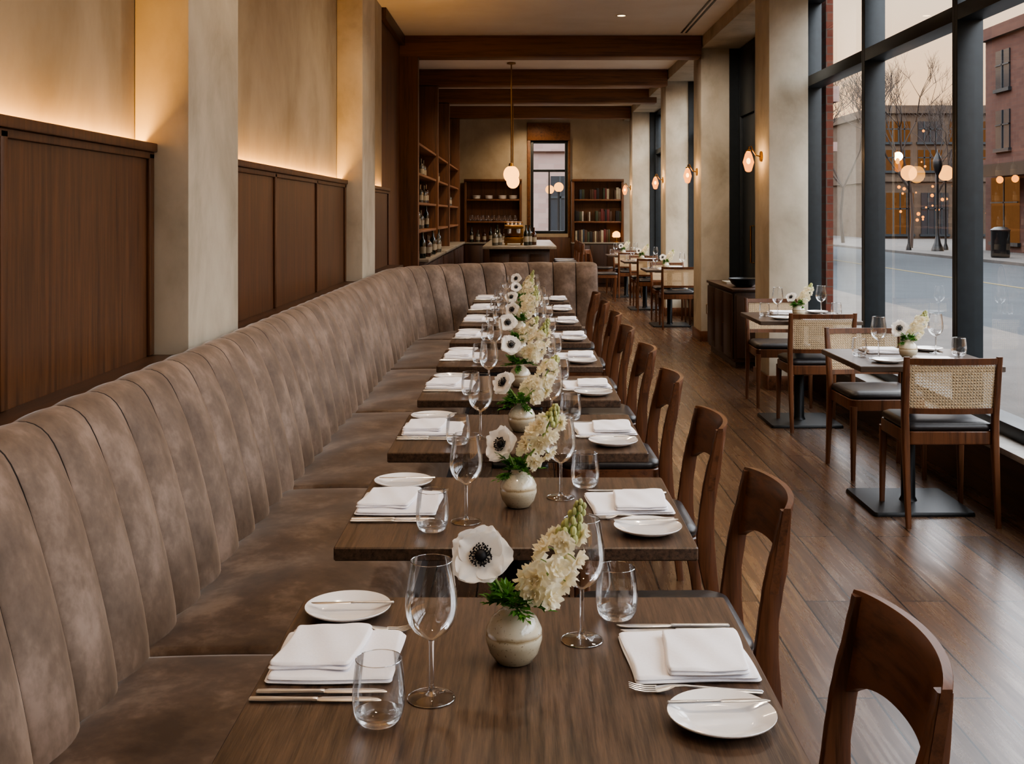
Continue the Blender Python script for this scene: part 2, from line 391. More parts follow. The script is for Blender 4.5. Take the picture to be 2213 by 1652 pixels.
bm=BM(); lathe(bm,[(.0,-.004),(.04,-.004),(.045,-.008),(.055,-.008),(.058,-.001),(0,-.001)],20)
for f in bm.faces:
    if max(math.hypot(v.co.x,v.co.y) for v in f.verts)<.041: f.material_index=1
dl=obj('downlight',bm,[M['ceil'],M['down']],loc=(1.02,11.5,CZ),label='small round recessed ceiling downlight, lit',cat='ceiling light',group='recessed ceiling downlights')
DL=[(1.02,11.5)]
for x,y in ((1.02,8.3),(1.02,5.1),(1.02,1.9),(-.35,1.6),(-.35,4.6),(-.35,7.6),(1.0,14.6),(-.3,14.6),(1.0,17.3),(-.2,17.3),(1.0,20),(-.3,20),(.2,22.2)):  # mostly out-of-view copies, added for warm fill light
    dup(dl,(x,y,CZ)); DL.append((x,y))
def spot(x,y,z,e,ang,c,rad=.06,tgt=None):
    l=bpy.data.lights.new('downlight_and_fill_beam','SPOT'); l.energy=e; l.spot_size=math.radians(ang); l.spot_blend=.9; l.color=c; l.shadow_soft_size=rad
    o=bpy.data.objects.new('downlight_and_fill_beam',l); COL.objects.link(o); o.location=(x,y,z)
    if tgt: o.rotation_euler=(Vector(tgt)-Vector((x,y,z))).to_track_quat('-Z','Y').to_euler()
for x,y in DL: spot(x,y,CZ-.03,62 if y<11 else 140,150,(1,.8,.6) if y<11 else (1,.74,.48))
# added fill spots without fixtures, brightening the right-hand plaster columns
for y in (12.9,16.1,21.0):
    spot(1.4,y-1.6,CZ-.03,130,75,(1,.87,.74),.06,(2.3,y,1.9))
for y0,y1 in ((.4,4.0),(4.75,8.35),(9.1,11.0)):
    l=bpy.data.lights.new('cove_strip','AREA'); l.shape='RECTANGLE'; l.size=.02; l.size_y=y1-y0; l.energy=30*(y1-y0)/3.6; l.color=(1,.48,.095)
    o=bpy.data.objects.new('cove_strip',l); COL.objects.link(o); o.location=(-1.388,(y0+y1)/2,1.71); o.rotation_euler=(pi,0,0)

# ------------------------------------------------------------ banquette
RA=1.25; YC=9.0; XC=-.9+RA
Ys=.6; L1=YC-Ys; L2=pi/2*RA; L3=.70-XC; LT=L1+L2+L3
def path(s):
    if s<=L1: return (-.9,Ys+s,-1,0)
    if s<=L1+L2:
        a=(s-L1)/RA; return (XC-RA*math.cos(a),YC+RA*math.sin(a),-math.cos(a),math.sin(a))
    t=s-L1-L2; return (XC+t,YC+RA,0,1)
ctrl=[(0,.38),(.005,.48),(.03,.62),(.065,.76),(.10,.88),(.125,.95),(.15,.995),(.18,1.018),(.215,1.024),(.245,1.01),(.268,.975),(.28,.92),(.283,.7),(.283,.3)]
prof=[]
for i in range(len(ctrl)-1):
    p0=ctrl[max(i-1,0)];p1=ctrl[i];p2=ctrl[i+1];p3=ctrl[min(i+2,len(ctrl)-1)]
    for k in range(2):
        t=k/2
        prof.append(tuple(.5*(2*b+(c-a)*t+(2*a-5*b+4*c-d_)*t*t+(-a+3*b-3*c+d_)*t**3) for a,b,c,d_ in zip(p0,p1,p2,p3)))
prof.append(ctrl[-1])
nrm=[]
for i in range(len(prof)):
    a=prof[max(i-1,0)];b=prof[min(i+1,len(prof)-1)]; dx,dz=b[0]-a[0],b[1]-a[1]; l=math.hypot(dx,dz); nrm.append((-dz/l,dx/l))
ban=empty('banquette',(-.9,5,0),'long curved taupe velvet banquette with vertical channel-tufted back','bench')
nch=round(LT/.205); pt=LT/nch
bm=BM(); rings=[]; mis=[]
US=[0,.016,.035,.07,.14,.25,.38,.5,.62,.75,.86,.93,.965,.984]
for c in range(nch):
    for u in (US+([1] if c==nch-1 else [])):
        s=(c+u)*pt; sn=abs(math.sin(pi*u)); bl=.037*(sn**.55)-.005; x,y,nx,ny=path(s)
        e=LT-s; ef=0 if e>.06 else .03*(1-math.sqrt(max(0,1-(1-e/.06)**2)))
        ring=[]
        for (d,z),(nd,nz) in zip(prof,nrm):
            kt=1 if z<.86 else max(.28,1-(z-.86)/.14*.72)
            dd=min(d+nd*bl*kt,.2835); zz=z+nz*bl*kt*.6-(ef if z>.8 else 0)
            ring.append((x+nx*dd+.9,y+ny*dd-5,zz))
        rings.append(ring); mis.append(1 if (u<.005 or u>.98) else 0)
ring_loft(bm,rings,True,True,closed=True,mis=mis)
obj('backrest',bm,[M['velvet'],M['seam_shade']],parent=ban,ang=89)
def sect(d0,d1,z0,z1,r,ins=0,crown=.0,n=6):
    cx,cz=(d0+d1)/2,(z0+z1)/2; h1,h2=(d1-d0)/2-ins,(z1-z0)/2-ins; o=[]
    base=rr(h1,h2,max(r-ins*.5,.005),n)
    pts=[]
    for i,(a,b) in enumerate(base):
        pts.append((a,b))
        if i==n-1:
            a2=base[n][0]
            for k in range(1,8): pts.append((a+(a2-a)*k/8,b))
    for a,b in pts:
        zz=cz+b
        if b>0: zz+=crown*(1-(a/h1)**2)
        o.append((cx+a,zz))
    return o
def cush(s0,s1,name,mat,d0,d1,z0,z1,r,crown,step=.08):
    bm=BM(); L=s1-s0; ss=[(0,.03),(.004,.014),(.014,.004),(.035,0)]
    n=max(2,int(L/step)); lst=[(s0+a,b) for a,b in ss]+[(s0+.035+(L-.07)*i/n,0) for i in range(1,n)]+[(s1-a,b) for a,b in ss[::-1]]
    rings=[]
    for s,i in lst:
        x,y,nx,ny=path(s); q=min(1,(s-s0)/.3,(s1-s)/.3); 
        rings.append([(x+nx*a+.9,y+ny*a-5,b+(.009*q*math.sin(a*11+s*3.1)*math.sin(s*7) if b>z1-.04 and crown else 0)) for a,b in sect(d0,d1,z0,z1,r,i,crown*(.4+.6*q))])
    ring_loft(bm,rings); return obj(name,bm,mat,parent=ban,ang=60)
cs=[.0,.42,2.02,3.6,5.2,6.8,L1+.1,L1+L2*.55,LT]
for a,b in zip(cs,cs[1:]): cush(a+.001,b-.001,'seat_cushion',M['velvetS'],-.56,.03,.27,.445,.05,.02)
cush(0,LT,'base',M['plinth'],-.50,.2,.0,.268,.01,0)

# ------------------------------------------------------------ row tables
TC=[(-.0155,1.80+.965*i) for i in range(9)]
TZ=.75
def mk_table(hx_,hy_,mt,base,label,group,loc,bthick=.03):
    t=empty('dining_table',loc,label,'table',group)
    bm=BM(); slab(bm,hx_,hy_,.006,[(.003,TZ-bthick),(0,TZ-bthick+.003),(0,TZ-.003),(.003,TZ)],n=3); obj('tabletop',bm,mt,parent=t)
    bm=BM(); lathe(bm,[(0,.02),(.045,.02),(.035,.04),(.035,.70),(.0,.70)],16); box(bm,-.2,.2,-.03,.03,.70,TZ-bthick,.003); box(bm,-.03,.03,-.2,.2,.70,TZ-bthick-.001,.003); obj('pedestal',bm,M['iron'],parent=t)
    bm=BM(); slab(bm,base,base,.02,[(0,0),(0,.01),(.006,.02)]); obj('base',bm,M['iron'],parent=t)
    return t
tb=mk_table(.4015,.326,M['table'],.165,'dark brown oak-topped dining table on black pedestal beside banquette','tables along the banquette',(TC[0][0],TC[0][1],0))
for c in TC[1:]: dup(tb,(c[0],c[1],0))

# ------------------------------------------------------------ tableware
bm=BM(); lathe(bm,[(0,.005),(.042,.005),(.05,.006),(.062,.011),(.0755,.0155),(.078,.0165),(.0785,.0155),(.077,.013),(.056,.003),(.045,0),(0,0)],48)
plate=obj('bread_plate',bm,M['porcelain'],label='small round white porcelain bread plate on the table',cat='plate',group='bread plates',ang=50)
def ellsec(x,hy_,hz,zc,n=8,yo=0): return [(x,yo+hy_*math.cos(2*pi*k/n),zc+hz*math.sin(2*pi*k/n)) for k in range(n)]
bm=BM()
ring_loft(bm,[ellsec(x,a,b,.0035) for x,a,b in ((-.1,.002,.001),(-.098,.0058,.003),(-.08,.0065,.0033),(-.03,.0048,.003),(-.005,.0045,.003),(.0,.0052,.0032),(.004,.0052,.0025))])
ring_loft(bm,[ellsec(x,a,.0011,.0035,8,yo) for x,a,yo in ((.003,.0045,0),(.01,.0078,.001),(.05,.0088,.0015),(.08,.0078,.0015),(.094,.005,.0),(.1,.001,-.003))])
knife=obj('table_knife',bm,M['steel'],label='polished steel table knife laid beside the napkin',cat='knife',group='table knives')
bk_=obj('butter_knife',(lambda b:(b.from_mesh(knife.data),b)[1])(BM()),M['steel'],label='short polished steel butter knife resting across bread plate',cat='knife',group='butter knives')
bm=BM()
ring_loft(bm,[ellsec(x,a,b,z) for x,a,b,z in ((-.1,.002,.001,.003),(-.098,.0065,.0018,.003),(-.07,.006,.0018,.0035),(-.03,.0035,.0018,.006),(.02,.0025,.0018,.009),(.034,.004,.0015,.009),(.045,.0105,.0013,.006),(.058,.012,.0012,.0035),(.064,.0122,.0011,.003))])
for k in range(4):
    y=-.0102+k*.0068; tube(bm,[(.062,y,.003),(.08,y,.0025),(.095,y,.005),(.105,y*.95,.009)],[.0017,.0016,.0014,.0006],6)
fork=obj('table_fork',bm,M['steel'],label='polished steel table fork laid beside the napkin',cat='fork',group='table forks')
def cloth(bm,x0,x1,y0,y1,z0,th,seed,skew=0.0,rc=.009):
    nx,ny=28,28; q=random.Random(seed); a1,a2,a3=q.random()*6,q.random()*6,q.random()*6
    hx_,hy_=(x1-x0)/2,(y1-y0)/2
    def pz(u,v,top):
        X=(u-.5)*2*hx_; Y=(v-.5)*2*hy_
        ex,ey=abs(X)-(hx_-rc),abs(Y)-(hy_-rc)
        if ex>0 and ey>0:
            l=math.hypot(ex,ey); mx=max(ex,ey)
            if l>0: X=math.copysign(hx_-rc+ex*mx/l,X); Y=math.copysign(hy_-rc+ey*mx/l,Y)
        mm=max(ex,ey) if (ex<=0 or ey<=0) else max(abs(ex),abs(ey))
        e=rc-mm; r=th*.6
        k=1 if e>=r else math.sqrt(max(0,1-(1-max(e,0)/r)**2))
        wv=.0016*math.sin(u*5+a1)*math.sin(v*4+a2)+.0008*math.sin(u*13+v*7+a3)
        z=z0+th/2+(th/2)*k*(1 if top else -1)
        if top: z+=wv*k+.0012*(1-((u-.5)*2)**2)*(1-((v-.5)*2)**2)
        return (x0+hx_+X+skew*(v-.5)+.0022*math.sin(v*5+a2),y0+hy_+Y+.0022*math.sin(u*6+a3),z)
    def sp(t): return (.5-.5*math.cos(pi*t))*.6+t*.4
    grid(bm,lambda u,v:pz(sp(u),sp(v),True),nx,ny); grid(bm,lambda u,v:pz(sp(u),sp(v),False),nx,ny)
def mk_napkin(seed):
    bm=BM()
    cloth(bm,-.1,.1,-.1,.1,0,.006,seed); cloth(bm,-.0985,.0985,-.099,.099,.0055,.005,seed+1)
    cloth(bm,-.092,.038,-.072,.1,.0115,.006,seed+2,.014); cloth(bm,-.091,.0375,-.071,.099,.017,.006,seed+3,.014)
    bmesh.ops.remove_doubles(bm,verts=bm.verts[:],dist=.00002)
    return obj('napkin',bm,M['linen'],label='white linen napkin folded in layers on the tabletop',cat='napkin',group='folded napkins',ang=70)
nap=mk_napkin(3); nap2=mk_napkin(31)
def torus(bm,R_,r,z,n=40,mi=1):
    rings=[[((R_+r*math.cos(b))*math.cos(2*pi*i/n),(R_+r*math.cos(b))*math.sin(2*pi*i/n),z+r*math.sin(b)) for b in (0,pi/2,pi,3*pi/2)] for i in range(n)]
    rings.append(rings[0]); ring_loft(bm,rings,False,False,mi)
wg=empty('wine_glass',(0,0,0),'clear stemmed wine glass, empty, on the table','wine glass','wine glasses')
bp=[(.0042,.088),(.008,.0905),(.016,.095),(.026,.103),(.034,.114),(.0385,.127),(.0398,.14),(.0388,.156),(.0362,.175),(.0332,.193),(.0312,.208)]
bm=BM(); lathe(bm,[(0,.088)]+bp,40); torus(bm,.0312,.0006,.2083); obj('bowl',bm,[M['glass'],M['rim']],parent=wg,ang=80)
bm=BM(); lathe(bm,[(0,.0875),(.0045,.0875),(.0038,.08),(.0036,.05),(.0038,.02),(.0055,.009),(.009,.0055),(0,.0055)],14); obj('stem',bm,M['sglass'],parent=wg,ang=80)
bm=BM(); lathe(bm,[(.0088,.0055),(.018,.003),(.0345,.0018),(.0358,.0012)],40); torus(bm,.0358,.0008,.0009); obj('foot',bm,[M['footglass'],M['rim']],parent=wg,ang=60)
tm=empty('tumbler',(0,0,0),'clear stemless water glass, empty, on the table','drinking glass','water tumblers')
bm=BM()
prev=None; nseg=72
for r,z in [(.027,.001),(.0320,.006),(.0362,.018),(.0382,.034),(.0380,.05),(.0360,.070),(.0332,.092)]:
    cur=[bm.verts.new(((r+(.00025 if i%3==0 and .003<z<.085 else 0))*math.cos(2*pi*i/nseg),(r+(.00025 if i%3==0 and .003<z<.085 else 0))*math.sin(2*pi*i/nseg),z)) for i in range(nseg)]
    if prev:
        for i in range(nseg): bm.faces.new((prev[i],prev[(i+1)%nseg],cur[(i+1)%nseg],cur[i]))
    prev=cur
torus(bm,.0332,.0007,.0922); obj('bowl',bm,[M['glass'],M['rim']],parent=tm,ang=80)
bm=BM(); lathe(bm,[(0,.009),(.012,.0095),(.024,.013),(.0312,.016),(.0335,.0165),(.0305,.006),(.0262,.0012),(.024,.0004),(0,.0015)],40); obj('base',bm,M['sglass'],parent=tm,ang=60)
bm=BM(); lathe(bm,[(0,0),(.026,0),(.031,.003),(.041,.018),(.0465,.038),(.0455,.055),(.037,.072),(.024,.0825),(.0185,.087),(.0188,.092),(.021,.0955),(.0195,.096),(.0165,.091),(.016,.085),(.02,.078),(0,.05)],40)
vase=obj('bud_vase',bm,M['vase'],label='small round cream speckled stoneware bud vase holding flowers',cat='vase',group='bud vases',ang=60)
def orient(d): return Vector((0,0,1)).rotation_difference(Vector(d).normalized()).to_matrix().to_4x4()
def leafy(bm,base,az,el,ln,rnd,droop=.012):
    d=Vector((math.cos(az)*math.cos(el),math.sin(az)*math.cos(el),math.sin(el)))
    side=d.cross(Vector((0,0,1))).normalized(); up=side.cross(d)
    P=lambda t: base+d*ln*t+Vector((0,0,-droop*t*t))
    tube(bm,[P(t) for t in (0,.35,.7,1)],[.0012,.001,.0008,.0004],5)
    for t,l in ((.3,.6),(.48,.75),(.65,.65),(.82,.5),(1,.5)):
        o=P(t)
        for sg in ((-1,1) if t<1 else (0,)):
            for fan in (.3,.75,1.15):
                if sg==0 and fan>.4: continue
                dd=(d*math.cos(fan)+side*sg*math.sin(fan)+up*rnd.uniform(-.3,.35)).normalized() if sg else d
                ll=ln*l*rnd.uniform(.6,1)*(.75 if fan>.5 else 1)*.8; ww=ll*.17
                pr=dd.cross(up).normalized(); tip=o+dd*ll-up*ll*.15
                a=bm.verts.new(o); b=bm.verts.new(o+dd*ll*.5+pr*ww+up*.001); c=bm.verts.new(tip); e=bm.verts.new(o+dd*ll*.5-pr*ww+up*.001); m_=bm.verts.new(o+dd*ll*.55-up*ww*.5)
                for f in ((a,b,m_),(b,c,m_),(c,e,m_),(e,a,m_)): bm.faces.new(f)
def mk_anemone(seed,hp,hd,big=1.14):
    q=random.Random(seed); r=empty('anemone',(0,0,0),'white anemone with black centre in a stoneware bud vase','flower','anemones')
    T=Matrix.Translation(hp)@orient(hd)@Matrix.Scale(big,4)
    bm=BM()
    for lay,(n,sc,zz,cup) in enumerate(((5,1.0,0,.004),(4,.9,.003,.009))):
        for k in range(n):
            a=2*pi*(k+.5*lay)/n+q.uniform(-.12,.12); sc_=sc*q.uniform(.9,1.08); ph=q.random()*6
            def P(u,v,a=a,s=sc_,ph=ph,zz=zz,cup=cup):
                vv=(v-.5)*2; w=.027*max(0,math.sin(pi*(.13+.76*u)))**.75*s; rad=(.003+.041*u*(1-.10*vv*vv)+.0012*math.sin(vv*6+ph)*u)*s
                x=rad; y=vv*w; z=zz+cup*u*u+.003*vv*vv*u+.003*math.sin(vv*5+ph)*u*u-.003*u**4
                return T@Vector((x*math.cos(a)-y*math.sin(a),x*math.sin(a)+y*math.cos(a),z))
            grid(bm,P,8,8)
    obj('petals',bm,M['petal'],parent=r,ang=180)
    bm=BM(); sphere(bm,(0,0,.005),.0092,14,8,(1,1,.75))
    for k in range(80):
        a=k*2.4; rr_=.0105+.0062*q.random(); z=.0065+.004*q.random(); sphere(bm,(rr_*math.cos(a),rr_*math.sin(a),z),.0014,5,4)
        if k%2==0: tube(bm,[(.004*math.cos(a),.004*math.sin(a),.004),(rr_*math.cos(a),rr_*math.sin(a),z)],.0004,4)
    bmesh.ops.transform(bm,matrix=T,verts=bm.verts[:]); obj('flower_centre',bm,M['black'],parent=r)
    bm=BM(); hpv=Vector(hp); e=hpv-Vector(hd).normalized()*.03
    p0=Vector((-.002,0,.055)); p1=Vector((-.006,0,.1)); pts=[]
    for i in range(11):
        t=i/10; pts.append(((1-t)**3)*p0+3*t*(1-t)**2*p1+3*t*t*(1-t)*e+t**3*hpv)
    tube(bm,pts,.0023,8); obj('stem',bm,M['stem'],parent=r)
    bm=BM()
    for k in range(20):
        az=(pi+q.uniform(-1.3,1.6)) if k<14 else q.uniform(-1.6,.9)
        leafy(bm,Vector((-.004,0,.094)),az,q.uniform(-.2,.9),q.uniform(.035,.068),q)
    obj('leaves',bm,M['leaf'],parent=r,ang=50)
    return r
def floret(bm,c,d,s,q,mi=0):
    T=Matrix.Translation(c)@orient(d)@Matrix.Rotation(q.random()*6,4,'Z')
    for lay,(n,sc,el) in enumerate(((4,1,.05),(4,.78,.55),(3,.5,1.0))):
        for k in range(n):
            a=2*pi*(k+.5*lay)/n+q.uniform(-.2,.2); ph=q.random()*6
            def P(u,v,a=a,ph=ph,sc=sc,el=el):
                vv=(v-.5)*2; w=s*.62*math.sin(pi*(.10+.72*u))*sc; rad=s*u*sc
                x=rad*math.cos(el*u); y=vv*w; z=rad*math.sin(el)+s*.2*math.sin(vv*4.5+ph)*u
                return T@Vector((x*math.cos(a)-y*math.sin(a),x*math.sin(a)+y*math.cos(a),z))
            grid(bm,P,3,5,mi)
def mk_stock(seed,axis,t0=.33,t1=.80,n=16,wide=.034):
    q=random.Random(seed); r=empty('stock_flower',(0,0,0),'cream stock flower spike in a stoneware bud vase','flower','stock flowers')
    A=[Vector(a) for a in axis]
    def ax(t):
        t=max(0,min(.9999,t))*(len(A)-1); i=int(t); f=t-i
        p0=A[max(i-1,0)];p1=A[i];p2=A[i+1];p3=A[min(i+2,len(A)-1)]
        return .5*(2*p1+(p2-p0)*f+(2*p0-5*p1+4*p2-p3)*f*f+(-p0+3*p1-3*p2+p3)*f**3)
    bm=BM(); tube(bm,[ax(i/14) for i in range(15)],[.003-.001*i/14 for i in range(15)],7)
    bl=BM()
    for k in range(n):
        f=k/(n-1); t=t0+(t1-t0)*f+q.uniform(-.02,.02); c=ax(t); a=k*2.4+q.uniform(-.4,.4); tn=(ax(t+.03)-ax(t-.03)).normalized()
        u=tn.orthogonal().normalized(); w=tn.cross(u); o=u*math.cos(a)+w*math.sin(a)
        rad=wide*(1-.25*f*f)*q.uniform(.72,1.2); tube(bm,[c,c+o*rad*.6+tn*.002,c+o*rad],.001,4)
        floret(bl,c+o*rad,(o+tn*q.uniform(-.4,.6)),.0245*(1-.15*f)*q.uniform(.75,1.12),q)
    obj('stem',bm,M['stem'],parent=r)
    obj('blossoms',bl,M['cream'],parent=r,ang=180)
    bm=BM()
    for k in range(26):
        f=k/25; t=t1-.03+(1.02-t1)*f; c=ax(t); a=k*2.4; tn=(ax(t+.02)-ax(t-.02)).normalized(); u=tn.orthogonal().normalized(); w=tn.cross(u); o=u*math.cos(a)+w*math.sin(a)
        sphere(bm,c+o*.016*(1-.65*f),.0064*(1-.4*f),7,6,(1,1,1.4))
    obj('buds',bm,M['bud'],parent=r)
    bm=BM()
    for k in range(6):
        leafy(bm,Vector((.006,0,.093)),q.uniform(-1.8,1.2),q.uniform(.0,.9),.048,q)
    obj('leaves',bm,M['leaf'],parent=r,ang=50)
    return r
AN=[mk_anemone(1,(-.053,-.012,.176),(-.1,-.9,.42)),mk_anemone(5,(-.046,-.006,.165),(-.35,-.85,.38)),mk_anemone(8,(-.058,-.01,.155),(-.5,-.75,.55),1.02),mk_anemone(12,(-.038,-.02,.182),(.15,-.85,.5),1.1)]
ST=[mk_stock(2,[(.002,0,.06),(.012,0,.098),(.042,0,.125),(.068,0,.165),(.090,0,.21),(.112,0,.262)],.33,.80,14),
    mk_stock(9,[(.002,0,.06),(.008,0,.1),(.032,.005,.13),(.056,0,.165),(.078,-.005,.205),(.098,-.005,.25)],.3,.84,14,.031),
    mk_stock(15,[(.002,0,.06),(.012,0,.1),(.04,.0,.125),(.068,.005,.155),(.09,.01,.192),(.115,.01,.225)],.3,.84,13,.031)]
used=set()
def place(o,loc,rz=0,sc=None,**kw):
    if o.name not in used:
        used.add(o.name); o.location=loc; o.rotation_euler=(0,0,rz)
        if sc: o.scale=(sc,sc,sc)
        return o
    return dup(o,loc,rz,sc,**kw)
E=.0006
for i,(cx,cy) in enumerate(TC):
    j=(lambda a: 0) if i==0 else (lambda a: R.uniform(-a,a))
    z=TZ+E
    def at(dx,dy,dz=0): return (cx+dx+j(.005),cy+dy+j(.006),z+dz)
    place(plate,at(-.305,.236)); place(plate,at(.302,-.2))
    place(bk_,(cx-.297,cy+.238,z+.0168),pi+.03,.76); place(bk_,(cx+.302,cy-.175,z+.0168),.05,.76)
    place(fork,at(-.285,.146),.04); place(fork,at(.283,-.098),pi-.06)
    place(nap,at(-.288,.026),0+j(.03)); place(nap2,at(.285,.03),pi+.04+j(.03))
    place(knife,at(-.292,-.103),.01); place(knife,at(-.297,-.131),-.01)
    place(knife,at(.282,.168),pi); place(knife,at(.287,.146),pi+.02)
    place(wg,at(-.123,-.119)); place(wg,at(.117,.109))
    place(tm,at(-.192,-.2)); place(tm,at(.186,.215))
    vx,vy=cx+.001+j(.012),cy+.02+j(.01)
    place(vase,(vx,vy,z),0 if i==0 else R.random()*3)
    a,s=AN[i%4],ST[(0,1,2,0,2,1,2,1,0)[i]]
    place(a,(vx,vy,z),j(.3),1+j(.08)); place(s,(vx,vy,z),j(.5),1+j(.1))

# ------------------------------------------------------------ walnut chairs (face -X)
def mk_chair(loc):
    c=empty('dining_chair',loc,'walnut dining chair with curved backrest and black leather seat','chair','walnut chairs along the table row')
    bm=BM(); slab(bm,.205,.2,.06,[(.012,.448),(.002,.456),(0,.466),(.006,.478),(.03,.487),(.09,.490)],cx=-.02,n=7); obj('seat',bm,M['leather'],parent=c,ang=60)
    bm=BM(); slab(bm,.2,.195,.05,[(.004,.395),(0,.40),(0,.444),(.004,.448)],cx=-.015,n=6); obj('seat_frame',bm,M['chairX'],parent=c)
    for sy in (-1,1):
        bm=BM(); post(bm,[(-.175,sy*.19,0,.012,.012),(-.18,sy*.187,.2,.015,.015),(-.185,sy*.182,.41,.019,.019)]); obj('leg',bm,M['chair'],parent=c)
        secs=[(.262,.195,0,.013,.010),(.236,.197,.2,.018,.011),(.206,.199,.38,.028,.012),(.2,.2,.46,.028,.012),(.205,.2,.54,.023,.0115),(.215,.2,.61,.023,.0115),(.225,.2,.66,.023,.0115),(.237,.2,.73,.017,.011),(.246,.2,.797,.0115,.0105)]
        out=[]
        for (a,b) in zip(secs,secs[1:]):
            for k in range(3):
                t=k/3; t2=t*t*(3-2*t); out.append(tuple(p+(q_-p)*(t if m==2 else (t+t2)/2) for m,(p,q_) in enumerate(zip(a,b))))
        out.append(secs[-1])
        bm=BM(); post(bm,[(x,sy*y,z,a,b) for x,y,z,a,b in out],rf=.25); obj('leg',bm,M['chair'],parent=c)
    bm=BM(); n=28; rings=[]
    for i in range(n+1):
        v=-1+2*i/n; y=v*.212; bow=.046*(1-v*v)
        zt=.806-.003*abs(v)**12; zb=.665-.06*abs(v)**4
        ring=[]; th=.0105
        for k,(fz,side) in enumerate([(0,-1),(.33,-1),(.66,-1),(.985,-1),(1,-.85),(1,.85),(.985,1),(.66,1),(.33,1),(0,1)]):
            z=zb+(zt-zb)*fz; x=.2065+bow+(z-.55)*.16+side*th*(1-.2*fz)
            ring.append((x,y,z))
        rings.append(ring)
    ring_loft(bm,rings); obj('backrest',bm,M['chairX'],parent=c,ang=40)
    return c
ch=mk_chair((.360,TC[0][1],0))
for cx,cy in TC[1:]: dup(ch,(.368+R.uniform(-.01,.01),cy+R.uniform(-.01,.01),0),R.uniform(-.03,.03))

# ------------------------------------------------------------ cane chairs (face +Y)
def mk_cane(loc,rz):
    c=empty('dining_chair',loc,'walnut chair with woven cane back and black leather seat','chair','cane-backed chairs by the windows',rz)
    bm=BM(); slab(bm,.212,.2,.05,[(.012,.45),(.002,.458),(0,.468),(.006,.482),(.03,.492),(.09,.496)],n=7); obj('seat',bm,M['leather'],parent=c,ang=60)
    bm=BM(); slab(bm,.212,.2,.04,[(.004,.385),(0,.39),(0,.445),(.004,.449)],n=6); obj('seat_frame',bm,M['chair'],parent=c)
    for sx in (-1,1):
        bm=BM(); post(bm,[(sx*.2,.19,0,.011,.011),(sx*.198,.187,.2,.014,.014),(sx*.195,.182,.41,.019,.019)]); obj('leg',bm,M['chair'],parent=c)
        bm=BM(); post(bm,[(sx*.212,-.235,0,.011,.013),(sx*.212,-.21,.22,.014,.017),(sx*.212,-.19,.42,.017,.021),(sx*.214,-.192,.52,.016,.018),(sx*.217,-.215,.70,.015,.014),(sx*.219,-.232,.808,.013,.011)]); obj('leg',bm,M['chair'],parent=c)
    def yb(z,x): return -.192-(z-.52)*.14-.02*(1-(x/.21)**2)
    fr=None
    for z0,z1 in ((.772,.802),(.535,.562)):
        bm=BM(); rings=[]
        for i in range(13):
            x=-.21+.42*i/12; rings.append([(x,yb(z,x)+o,z) for z,o in ((z0,-.009),(z1,-.009),(z1,.009),(z0,.009))])
        ring_loft(bm,rings)
        q_=obj('backrest' if fr is None else 'lower_rail',bm,M['chair'],parent=c if fr is None else fr)
        if fr is None: fr=q_
    bm=BM(); w=.0013
    def strand(pts): tube(bm,[(x,yb(z,x)+o,z) for x,z,o in pts],w,4)
    xa,za,zb_=.2,.558,.776
    k=-xa
    while k<=xa:
        for o in (-.0022,.0022): strand([(k+o,za,.0004),(k+o,(za+zb_)/2,.0004),(k+o,zb_,.0004)])
        k+=.0145
    k=za
    while k<=zb_:
        for o in (-.0022,.0022): strand([(-xa+2*xa*i/8,k+o,-.0004) for i in range(9)])
        k+=.0145
    H=zb_-za; k=-xa-H
    while k<xa:
        for sg in (1,-1):
            lo=max(0,(-xa-k)/H); hi=min(1,(xa-k)/H)
            if hi-lo>.05: strand([(sg*(k+H*(lo+(hi-lo)*i/4)),za+H*(lo+(hi-lo)*i/4),.0016*sg) for i in range(5)])
        k+=.0145
    obj('cane_panel',bm,M['cane'],parent=fr,label='woven natural cane panel',smooth=False)
    return c
TR1=(1.97,5.68); TR2=(1.97,7.92)
cc=mk_cane((2.03,5.47,0),0)
dup(cc,(2.03,6.37,0),pi+.03); dup(cc,(2.03,7.76,0),.02); dup(cc,(2.0,8.66,0),pi-.03)
rt=mk_table(.35,.35,M['tableR'],.25,'grey-brown two-seat table on black square pedestal by the window','window tables',(TR1[0],TR1[1],0),.028)
dup(rt,(TR2[0],TR2[1],0))
for k,(cx,cy) in enumerate((TR1,TR2)):
    z=TZ+E
    dup(wg,(cx-.16,cy-.03,z)); dup(wg,(cx+.2,cy+.16,z)); dup(tm,(cx-.24,cy+.03,z)); dup(tm,(cx+.28,cy+.05,z))
    dup(vase,(cx-.01,cy-.03,z),1.0); dup(AN[1+k],(cx-.01,cy-.03,z),-.2,.9); dup(ST[1],(cx-.01,cy-.03,z),.1,.95)
    dup(nap,(cx-.06,cy+.22,z),pi/2); dup(nap2,(cx+.05,cy-.22,z),-pi/2)
    dup(plate,(cx-.17,cy-.2,z)); dup(knife,(cx-.17,cy-.2,z+.0168),.1); dup(plate,(cx+.2,cy+.27,z))
far=[(1.95,14.75),(1.9,17.3),(1.85,19.9)]
for cx,cy in far:
    dup(rt,(cx,cy,0)); z=TZ+E
    dup(cc,(cx+.05,cy-.33,0),R.uniform(-.05,.05)); dup(cc,(cx+.05,cy+.45,0),pi)
    dup(vase,(cx-.05,cy,z)); dup(ST[1],(cx-.05,cy,z),.1); dup(AN[1],(cx-.05,cy,z),0)
    dup(wg,(cx-.2,cy-.1,z)); dup(wg,(cx+.18,cy+.1,z)); dup(nap,(cx-.08,cy-.22,z),pi/2); dup(nap,(cx+.1,cy+.24,z),-pi/2); dup(tm,(cx-.25,cy+.08,z))
dup(ch,(1.45,20.9,0),pi-.3); dup(ch,(1.38,18.9,0),pi)

